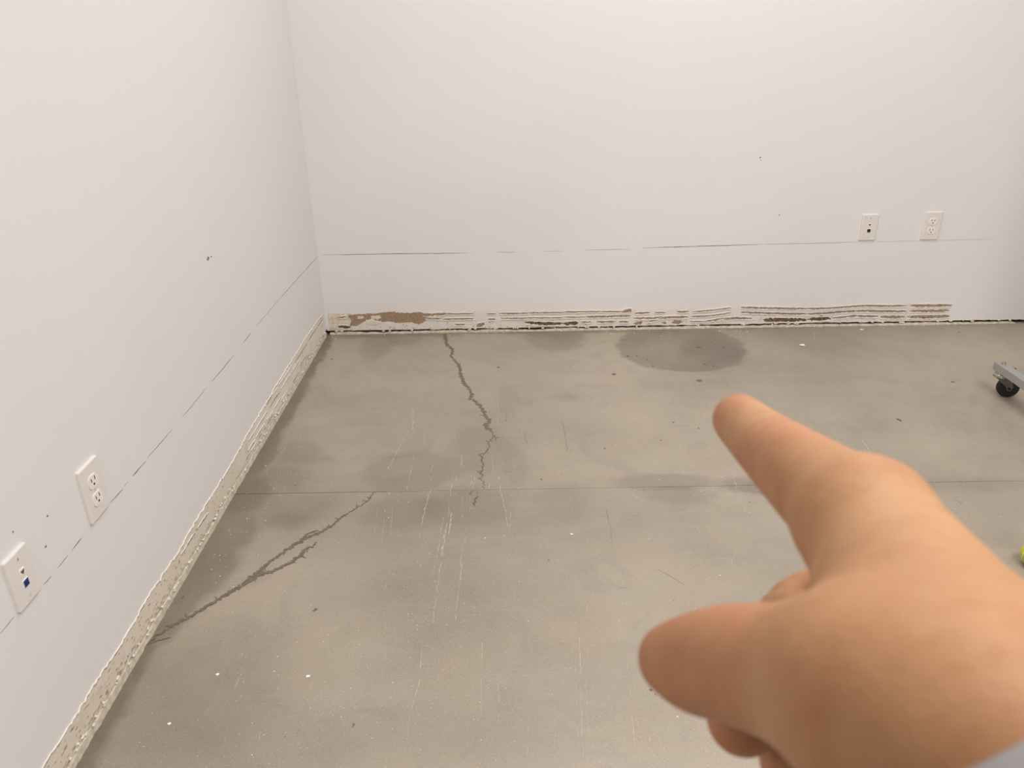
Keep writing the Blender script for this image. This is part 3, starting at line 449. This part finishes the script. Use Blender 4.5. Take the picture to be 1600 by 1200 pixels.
def hexbolt(x,y):
    bm=bmesh.new(); cyl(bm,(x,y,zt+.0012),(0,0,1),.0095,.0024,20); loc(bm); b=fin('bolt',bm,M_chrome,cart)
    bm=bmesh.new(); cyl(bm,(x,y,zt+.0055),(0,0,1),.0065,.0065,6,.0058); loc(bm); fin('bolt_head',bm,M_chrome,b)
def caster(x,y,tx,ty):
    """swivel caster, wheel trailing towards (tx,ty)"""
    tr=Vector((tx,ty,0)).normalized(); axl=Vector((-tr.y,tr.x,0)); R=.037; wc=Vector((x,y,0))+tr*.034+Vector((0,0,R))
    c=bpy.data.objects.new('caster',None); COL.objects.link(c); c.parent=cart
    bm=bmesh.new()
    cyl(bm,(x,y,zt-th-.003),(0,0,1),.02,.005,24,bev=.001); cyl(bm,(x,y,zt-th-.010),(0,0,1),.023,.008,24,bev=.002); cyl(bm,(x,y,zt-th-.017),(0,0,1),.019,.006,24,bev=.001)
    loc(bm); fin('swivel',bm,M_chrome,c,True)
    bm=bmesh.new()
    cyl(bm,wc,axl,R,.022,40,bev=.005); loc(bm); fin('wheel',bm,M_rub,c)
    bm=bmesh.new()
    for s in (1,-1):
        a=Vector((x,y,zt-th-.018))
        out=[a-tr*.016,a+tr*.020,a+tr*.040+Vector((0,0,-.014)),wc+tr*.011+Vector((0,0,.004)),wc+tr*.006+Vector((0,0,-.009)),wc-tr*.006+Vector((0,0,-.009)),wc-tr*.011+Vector((0,0,.004)),a+tr*.004+Vector((0,0,-.018))]
        lo=[bm.verts.new(p+axl*s*.0135) for p in out]; hi=[bm.verts.new(p+axl*s*.0160) for p in out]
        bm.faces.new(lo); bm.faces.new(hi[::-1])
        for i in range(len(out)): bm.faces.new((lo[i],lo[(i+1)%8],hi[(i+1)%8],hi[i]))
    p=Vector((x,y,zt-th-.019)); box(bm,p.x-.017,p.x+.017,p.y-.017,p.y+.017,p.z-.002,p.z+.001)
    loc(bm); fin('fork',bm,M_fork,c)
    bm=bmesh.new(); cyl(bm,wc,axl,.005,.037,12); loc(bm); fin('axle',bm,M_rub,c)
mx=ax+tw/2
hexbolt(mx,ay-.028); hexbolt(mx+.0,ay-2.17)
caster(mx,ay-.028,1,-.25); caster(mx,ay-2.17,1,-.4)
bm=bmesh.new(); cyl(bm,(ax+tw+.004,ay-.06,zt-.006),(1,0,0),.007,.008,6); loc(bm); fin('side_bolt',bm,M_chrome,cart)
for yy in (-.30,-2.0):
    bm=bmesh.new(); box(bm,ax+tw,ax+tw+.42,ay+yy-.017,ay+yy+.017,zt-th,zt,.002); loc(bm); fin('cross_tube',bm,M_tube,cart)
    bm=bmesh.new(); box(bm,ax+.24,ax+.274,ay+yy-.017,ay+yy+.017,zt,1.53,.002); loc(bm); fin('upright',bm,M_tube,cart)
bm=bmesh.new(); box(bm,ax+.248,ax+.266,ay-1.98,ay-.32,.25,1.5,.003); loc(bm); fin('added_shade_panel',bm,plain('shade_panel_grey',srgb(60,58,56),.7,var=.05),cart)  # out-of-frame panel, added to keep light off the floor at right
bm=bmesh.new(); box(bm,ax+.42,ax+.454,ay-2.2,ay,zt-th,zt,.002); loc(bm); fin('leg_tube',bm,M_tube,cart)
caster(ax+.437,ay-.028,1,-.25); caster(ax+.437,ay-2.17,1,-.4)
# ------------------------------------------------------------------ lime ball at the right edge
bx,by=D['ball']; r=.033
bm=bmesh.new(); bmesh.ops.create_uvsphere(bm,u_segments=48,v_segments=32,radius=r)
t=NT('lime_felt'); co=t.coord(); t.set(Base_Color=t.mix(t.noise(co,400,3),srgb(186,186,30),srgb(214,214,70)),Roughness=.85); t.bump(t.noise(co,900,2),.3,.0006)
ball=fin('ball',bm,t.m,None,True); ball.location=(bx,by,r); setp(ball,'lime yellow ball resting on the floor at the right edge','ball')
bm=bmesh.new(); n=120; prev=None; rings=[]
for i in range(n):
    a=2*math.pi*i/n
    p=Vector((math.cos(a)+.35*math.cos(3*a)*0,math.sin(a),0)); th_=a
    A_,B_=.75,.25
    p=Vector((A_*math.cos(th_)+B_*math.cos(3*th_),A_*math.sin(th_)-B_*math.sin(3*th_),2*math.sqrt(A_*B_)*math.sin(2*th_))).normalized()
    rings.append(p)
seam_pts=[]
for i in range(n):
    p=rings[i]; tn=(rings[(i+1)%n]-rings[i-1]).normalized(); sd=p.cross(tn)
    seam_pts.append((p,sd))
vs=[[bm.verts.new(p*(r+.0003)+sd*k*r*.045) for k in (-1,1)] for p,sd in seam_pts]
for i in range(n): bm.faces.new((vs[i][0],vs[(i+1)%n][0],vs[(i+1)%n][1],vs[i][1]))
seam=fin('seam',bm,plain('pale_seam',srgb(225,225,190),.8),ball)

# ------------------------------------------------------------------ the pointing hand: one continuous surface from a distance field
HJ=D['hand']
def grid(lo_,hi_,h_):
    global gx,gy,gz,lo,h
    lo=np.array(lo_); h=h_; n=[int(v) for v in np.ceil((np.array(hi_)-lo)/h)]
    gx=(lo[0]+h*np.arange(n[0]))[:,None,None].astype(np.float32); gy=(lo[1]+h*np.arange(n[1]))[None,:,None].astype(np.float32); gz=(lo[2]+h*np.arange(n[2]))[None,None,:].astype(np.float32)
grid([.018,-.215,.045],[.215,.012,.295],.0013)
def cone(a,b):
    """round cone between two spheres (x,y,z,r)"""
    ax_,ay_,az_,ra=a; bx_,by_,bz_,rb=b
    dx,dy,dz_=bx_-ax_,by_-ay_,bz_-az_; L2=dx*dx+dy*dy+dz_*dz_
    t=np.clip(((gx-ax_)*dx+(gy-ay_)*dy+(gz-az_)*dz_)/L2,0,1)
    return np.sqrt((gx-ax_-t*dx)**2+(gy-ay_-t*dy)**2+(gz-az_-t*dz_)**2)-(ra+(rb-ra)*t)
def ball_(p): return np.sqrt((gx-p[0])**2+(gy-p[1])**2+(gz-p[2])**2)-p[3]
def smin(a,b,k):
    hh=np.clip(.5+.5*(b-a)/k,0,1); return b+(a-b)*hh-k*hh*(1-hh)
def chain(pts,k=.0006,sub=4):
    P_=np.array(pts,float); n_=len(P_)
    if n_>2:
        out=[]
        for i in range(n_-1):
            p0,p1,p2,p3=P_[max(i-1,0)],P_[i],P_[i+1],P_[min(i+2,n_-1)]
            for j in range(sub):
                t_=j/sub; out.append(.5*((2*p1)+(p2-p0)*t_+(2*p0-5*p1+4*p2-p3)*t_**2+(3*p1-p0-3*p2+p3)*t_**3))
        out.append(P_[-1]); pts=[tuple(float(v) for v in q) for q in out]; k=.0006
    d=None
    for a,b in zip(pts,pts[1:]):
        c=cone(a,b); d=c if d is None else smin(d,c,k)
    return d
wr=HJ['wrist'][0]
# forearm direction: down and right, away from the camera's left
fa=[wr,[wr[0]+.030,wr[1]-.055,wr[2]-.030,.030],[wr[0]+.062,wr[1]-.110,wr[2]-.060,.034]]
palm=cone(HJ['index'][0],[wr[0]-.006,wr[1]+.012,wr[2],.020])
def mid(a,b,t,r): return [a[i]+(b[i]-a[i])*t for i in range(3)]+[r]
for nme,rw,off in (('middle',.021,(.004,-.004,.008)),('ring',.020,(.010,-.012,.014)),('little',.018,(.014,-.02,.018))):
    palm=smin(palm,cone(HJ[nme][0],[wr[0]+off[0],wr[1]+off[1],wr[2]+off[2],rw]),.010)
palm=smin(palm,cone(HJ['index'][0],HJ['middle'][0]),.006)
palm=smin(palm,cone(HJ['middle'][0],HJ['ring'][0]),.006)
palm=smin(palm,cone(HJ['ring'][0],HJ['little'][0]),.006)
# thenar and first web
th0,th1=HJ['thumb'][0],HJ['thumb'][1]
palm=smin(palm,cone([wr[0]-.006,wr[1]+.006,wr[2]-.002,.022],th0),.012)
palm=smin(palm,cone(th0,th1),.010)
web=cone(mid(HJ['index'][0],wr,.25,.012),mid(th1,th0,.1,.011))
palm=smin(palm,web,.012)
palm=smin(palm,cone(mid(HJ['index'][0],wr,.5,.014),mid(th1,th0,.6,.014)),.012)
arm=chain(fa,.012); body=smin(palm,arm,.016)
th=chain(HJ['thumb'][1:],.004); body=smin(body,th,.007)
ix=chain(HJ['index'],.004)
body=smin(body,ix,.006)
for nme in ('little','ring','middle'):
    fg=chain(HJ[nme],.004)
    prox=cone(HJ[nme][0],HJ[nme][1])
    body=smin(body,prox,.004)
    body=smin(body,fg,.0012)
def surface(F):
    """naive surface nets: a quad mesh on the zero level of the field"""
    S=F<0
    def cells(a): return a[:-1,:-1,:-1],a[1:,:-1,:-1],a[:-1,1:,:-1],a[1:,1:,:-1],a[:-1,:-1,1:],a[1:,:-1,1:],a[:-1,1:,1:],a[1:,1:,1:]
    cnt=sum(c.astype(np.int8) for c in cells(S)); act=(cnt>0)&(cnt<8)
    idx=-np.ones(act.shape,np.int64); ii=np.argwhere(act); idx[act]=np.arange(len(ii))
    corn=np.array([(0,0,0),(1,0,0),(0,1,0),(1,1,0),(0,0,1),(1,0,1),(0,1,1),(1,1,1)])
    vals=np.stack([F[ii[:,0]+c[0],ii[:,1]+c[1],ii[:,2]+c[2]] for c in corn],1)
    acc=np.zeros((len(ii),3)); num=np.zeros(len(ii))
    for a in range(8):
        for b in range(a+1,8):
            if np.abs(corn[a]-corn[b]).sum()!=1: continue
            va,vb=vals[:,a],vals[:,b]; m=(va<0)!=(vb<0)
            t=np.where(m,va/np.where(m,va-vb,1),0)
            pt=corn[a]+(corn[b]-corn[a])*t[:,None]; acc[m]+=pt[m]; num+=m
    V=lo+h*(ii+acc/num[:,None])
    Q=[]
    for axx in range(3):
        s0=[slice(None)]*3; s1=[slice(None)]*3; s0[axx]=slice(None,-1); s1[axx]=slice(1,None)
        a=S[tuple(s0)]; b=S[tuple(s1)]; e=np.argwhere(a!=b); u,v=(axx+1)%3,(axx+2)%3
        ok=(e[:,u]>0)&(e[:,v]>0)&(e[:,u]<S.shape[u]-1)&(e[:,v]<S.shape[v]-1); e=e[ok]
        fl_=a[e[:,0],e[:,1],e[:,2]]
        def at(du,dv):
            c=e.copy(); c[:,u]-=du; c[:,v]-=dv; return idx[c[:,0],c[:,1],c[:,2]]
        q=np.stack([at(1,1),at(0,1),at(0,0),at(1,0)],1); q[~fl_]=q[~fl_][:,::-1]; Q.append(q)
    Q=np.concatenate(Q)
    return V,Q
V,Q=surface(body)
Bm=np.array([list(RT),list(UP),list(FW)]); O=np.array([cx,cy,ch])
def toworld(p): return np.asarray(p)[...,:3]@Bm+O
base=toworld(wr)
# the rest of the photographer stands behind the camera: head and free hand share the skin mesh, clothes are children
def ell(c,r):
    k0=np.sqrt(((gx-c[0])/r[0])**2+((gy-c[1])/r[1])**2+((gz-c[2])/r[2])**2); return (k0-1)*min(r)
px_,py_=.93,-3.72
HC=(px_-.01,py_+.20,1.565)
grid([px_-.2,py_-.05,1.25],[px_+.2,py_+.42,1.80],.006)
hd=ell(HC,(.075,.095,.115)); hd=smin(hd,ell((HC[0],HC[1]+.035,HC[2]-.055),(.055,.062,.065)),.03)
hd=smin(hd,cone((HC[0],HC[1]+.088,HC[2]+.018,.008),(HC[0],HC[1]+.108,HC[2]-.022,.013)),.012)
for sg in (-1,1):
    hd=smin(hd,ell((HC[0]+sg*.078,HC[1]-.005,HC[2]-.008),(.012,.022,.032)),.006)
    hd=np.maximum(hd,-(ell((HC[0]+sg*.032,HC[1]+.105,HC[2]+.016),(.018,.016,.012))))
hd=smin(hd,cone((HC[0],HC[1]-.02,HC[2]-.07,.055),(px_,py_+.13,1.36,.06)),.02)
hV,hQ=surface(hd)
grid([px_-.38,py_-.08,.55],[px_-.12,py_+.25,.92],.004)
LHX,LHY=px_-.262,py_+.10
lh=cone((LHX,LHY-.03,.88,.027),(LHX,LHY+.01,.79,.034)); lh=smin(lh,cone((LHX,LHY-.015,.80,.02),(LHX,LHY+.035,.765,.022)),.02)
for j_,(dy_,ln_) in enumerate(((.032,.075),(.012,.085),(-.008,.08),(-.026,.062))):
    lh=smin(lh,chain([(LHX,LHY+dy_,.765,.0105),(LHX+.004,LHY+dy_+.006,.765-ln_*.55,.0095),(LHX+.016,LHY+dy_+.01,.765-ln_,.008)]),.004)
lh=smin(lh,chain([(LHX+.006,LHY+.03,.80,.015),(LHX+.022,LHY+.055,.765,.012),(LHX+.028,LHY+.062,.735,.0095)]),.008)
lV,lQ=surface(lh)
me=bpy.data.meshes.new('person'); me.from_pydata((toworld(V)-base).tolist(),[],Q.tolist()); me.update()
def skin():
    t=NT('skin'); co=t.coord()
    n1=t.noise(co,28,4,.6); n2=t.noise(co,160,4,.6); n3=t.noise(t.scale(co,(1,1,1),rot=(.3,.6,.2)),70,3,.6)
    c=t.mix(t.ramp(n1,.3,.7),(.445,.228,.110,1),(.52,.292,.146,1))
    c=t.mix(t.math('MULTIPLY',t.ramp(n2,.45,.75),.18),c,(.40,.175,.085,1))
    c=t.mix(t.math('MULTIPLY',t.ramp(n3,.5,.72),.30),c,(.42,.17,.08,1)); hs=t.noise(t.scale(co,(60,160,60),rot=(.5,.2,.6)),1.,3,.6); c=t.mix(t.math('MULTIPLY',t.ramp(hs,.54,.70),.22),c,(.36,.17,.075,1))
    red=None
    for nm,i,rr in (('index',4,.016),('index',2,.015),('thumb',4,.022),('thumb',2,.016),('middle',4,.024),('middle',3,.018)):
        p=toworld(HJ[nm][i])-base
        d=t.n('ShaderNodeVectorMath',{0:co,1:tuple(float(x) for x in p)},operation='DISTANCE').outputs['Value']
        mk=t.ramp(d,rr*1.7,rr*.2,0,.42); red=mk if red is None else t.math('MAXIMUM',red,mk)
    c=t.mix(red,c,(.44,.15,.085,1))
    t.set(Base_Color=c,Roughness=t.ramp(n3,.3,.7,.52,.64)); t.b.inputs['Specular IOR Level'].default_value=.3; t.b.inputs['Subsurface Weight'].default_value=.12; t.b.inputs['Subsurface Radius'].default_value=(1,.35,.18); t.b.inputs['Subsurface Scale'].default_value=.004
    t.bump(t.math('ADD',n2,t.noise(co,600,3)),.25,.0006); return t.m
M_skin=skin()
person=link('person',me,M_skin,None,True); person.location=base
setp(person,'person in a pale grey sweater, right arm held out and index finger pointing','person')
# nails
def nail(tip,prev,dorsal,wd,ln):
    T=np.array(tip[:3]); A_=T-np.array(prev[:3]); A_/=np.linalg.norm(A_); dn=np.array(dorsal,float); dn-=A_*dn.dot(A_); dn/=np.linalg.norm(dn); sd=np.cross(A_,dn); r_=tip[3]
    bm=bmesh.new(); nu,nv=10,10; g=[]
    for i in range(nu+1):
        u=i/nu; row=[]
        for j in range(nv+1):
            v=-1+2*j/nv; ww=wd*(1-.25*(1-u)**2)*min(1,.35+1.6*math.sqrt(max(0,u*(1.12-u))))
            ang=v*ww/r_; al=(u-.72)*ln
            drop=r_*.18*max(0,u-.45)**2*5
            p=T+A_*(al)+dn*((r_+.0002)*math.cos(ang)-drop)+sd*((r_+.0002)*math.sin(ang))
            row.append(bm.verts.new(tuple(float(q) for q in toworld(p)-base)))
        g.append(row)
    for i in range(nu):
        for j in range(nv): bm.faces.new((g[i][j],g[i+1][j],g[i+1][j+1],g[i][j+1]))
    ex=bmesh.ops.solidify(bm,geom=bm.faces[:],thickness=.0004)
    o_=fin('nail',bm,M_nail,person,True); return o_
M_nail=plain('fingernail',(.66,.42,.31,1),.3,var=.05)
nail(HJ['index'][4],HJ['index'][3],(.12,1,-.25),.0066,.013)
nail(HJ['thumb'][4],HJ['thumb'][3],(-.25,.85,.5),.0080,.015)
# sleeve cuff
def tube(pts,rad,n=40):
    bm=bmesh.new(); rings=[]
    for i,(p,r_) in enumerate(zip(pts,rad)):
        p=Vector(p)
        d=(Vector(pts[min(i+1,len(pts)-1)])-Vector(pts[max(i-1,0)])).normalized(); s=d.cross(Vector((0,0,1))).normalized(); u2=s.cross(d)
        rings.append([bm.verts.new(p+s*r_*math.cos(2*math.pi*k/n)*(1+.03*math.sin(3*k*2*math.pi/n+i))+u2*r_*math.sin(2*math.pi*k/n)) for k in range(n)])
    for a,b in zip(rings,rings[1:]):
        for k in range(n): bm.faces.new((a[k],a[(k+1)%n],b[(k+1)%n],b[k]))
    return bm
def lp(t,off=0):
    a=np.array(fa[0][:3]); b=np.array(fa[2][:3]); return a+(b-a)*t+np.array((0,0,-.010))*max(0,min(1,(.9-t)))
def W(p): return tuple(float(v) for v in toworld(p)-base)
ts=[.03,-.06,-.126,-.12,-.06,.12,.5,.8,1.0,1.35,1.8,2.1]
rad=[.043,.0435,.0445,.0460,.0462,.045,.043,.039,.040,.043,.046,.043]
bm=tube([W(lp(t)) for t in ts],rad)
t=NT('sleeve_knit'); co=t.coord(); wv=t.n('ShaderNodeTexWave',{'Vector':co,'Scale':260.,'Distortion':1.5})
t.set(Base_Color=t.mix(wv.outputs['Fac'],srgb(150,148,150),srgb(172,170,171)),Roughness=.9); t.bump(wv.outputs['Fac'],.3,.0006)
sl=fin('sleeve',bm,t.m,person,True); setp(sl,'pale grey knitted cuff')

# sweater, trousers, shoes and hair of the photographer
def cloth(name,V_,Q_,mat):
    m_=bpy.data.meshes.new(name); m_.from_pydata((V_-base).tolist(),[],Q_.tolist()); m_.update()
    return link(name,m_,mat,person,True)
grid([px_-.42,py_-.30,.74],[px_+.42,py_+.62,1.48],.009)
ew=toworld(lp(1.9)); el=toworld(lp(4.3)); sh=(px_+.185,py_+.11,1.335)
tor=ell((px_,py_+.02,1.0),(.17,.125,.22)); tor=smin(tor,ell((px_,py_+.08,1.20),(.19,.125,.21)),.06)
tor=smin(tor,cone((px_-.15,py_+.10,1.335,.065),(px_+.15,py_+.10,1.335,.065)),.05)
tor=smin(tor,chain([sh+(.062,),tuple(el)+(.054,),tuple(ew)+(.045,)],.02),.03)
tor=smin(tor,chain([(px_-.185,py_+.11,1.335,.062),(px_-.262,py_+.05,1.09,.052),(LHX,LHY-.03,.87,.04)],.02),.03)
tor=smin(tor,cone((px_,py_+.12,1.37,.066),(px_,py_+.135,1.405,.066)),.02)
cloth('head',hV,hQ,M_skin); cloth('hand',lV,lQ,M_skin)
cloth('sweater',*surface(tor),t.m)
grid([px_-.24,py_-.24,.03],[px_+.24,py_+.2,1.0],.010)
tr=ell((px_,py_,.90),(.168,.125,.12))
for sg in (-1,1):
    tr=smin(tr,chain([(px_+sg*.085,py_,.86,.088),(px_+sg*.10,py_+.03,.49,.066),(px_+sg*.11,py_-.03,.075,.056)],.02),.03)
cloth('trousers',*surface(tr),plain('dark_denim',srgb(48,52,64),.85,var=.15,vs=300,bump=.2))
grid([px_-.24,py_-.16,-.02],[px_+.24,py_+.28,.14],.006)
for sg in (-1,1):
    fx_=px_+sg*.112
    so=smin(cone((fx_,py_-.05,.045,.045),(fx_+sg*.02,py_+.13,.038,.040)),ell((fx_+sg*.022,py_+.15,.036),(.046,.07,.036)),.02)
    so=np.maximum(so,-(gz-.001)+0*gx)
    cloth('shoe',*surface(so),plain('shoe_leather',srgb(40,34,30),.5,var=.1))
grid([px_-.14,py_+.04,1.44],[px_+.14,py_+.38,1.72],.005)
hr=np.maximum(ell((HC[0],HC[1]-.012,HC[2]+.014),(.085,.105,.118)),-(ell((HC[0],HC[1]+.13,HC[2]-.03),(.10,.11,.115))))
hr=np.maximum(hr,-(gz-(HC[2]-.06))+0*gx)
cloth('hair',*surface(hr),plain('brown_hair',srgb(58,42,30),.6,var=.3,vs=200,bump=.5))
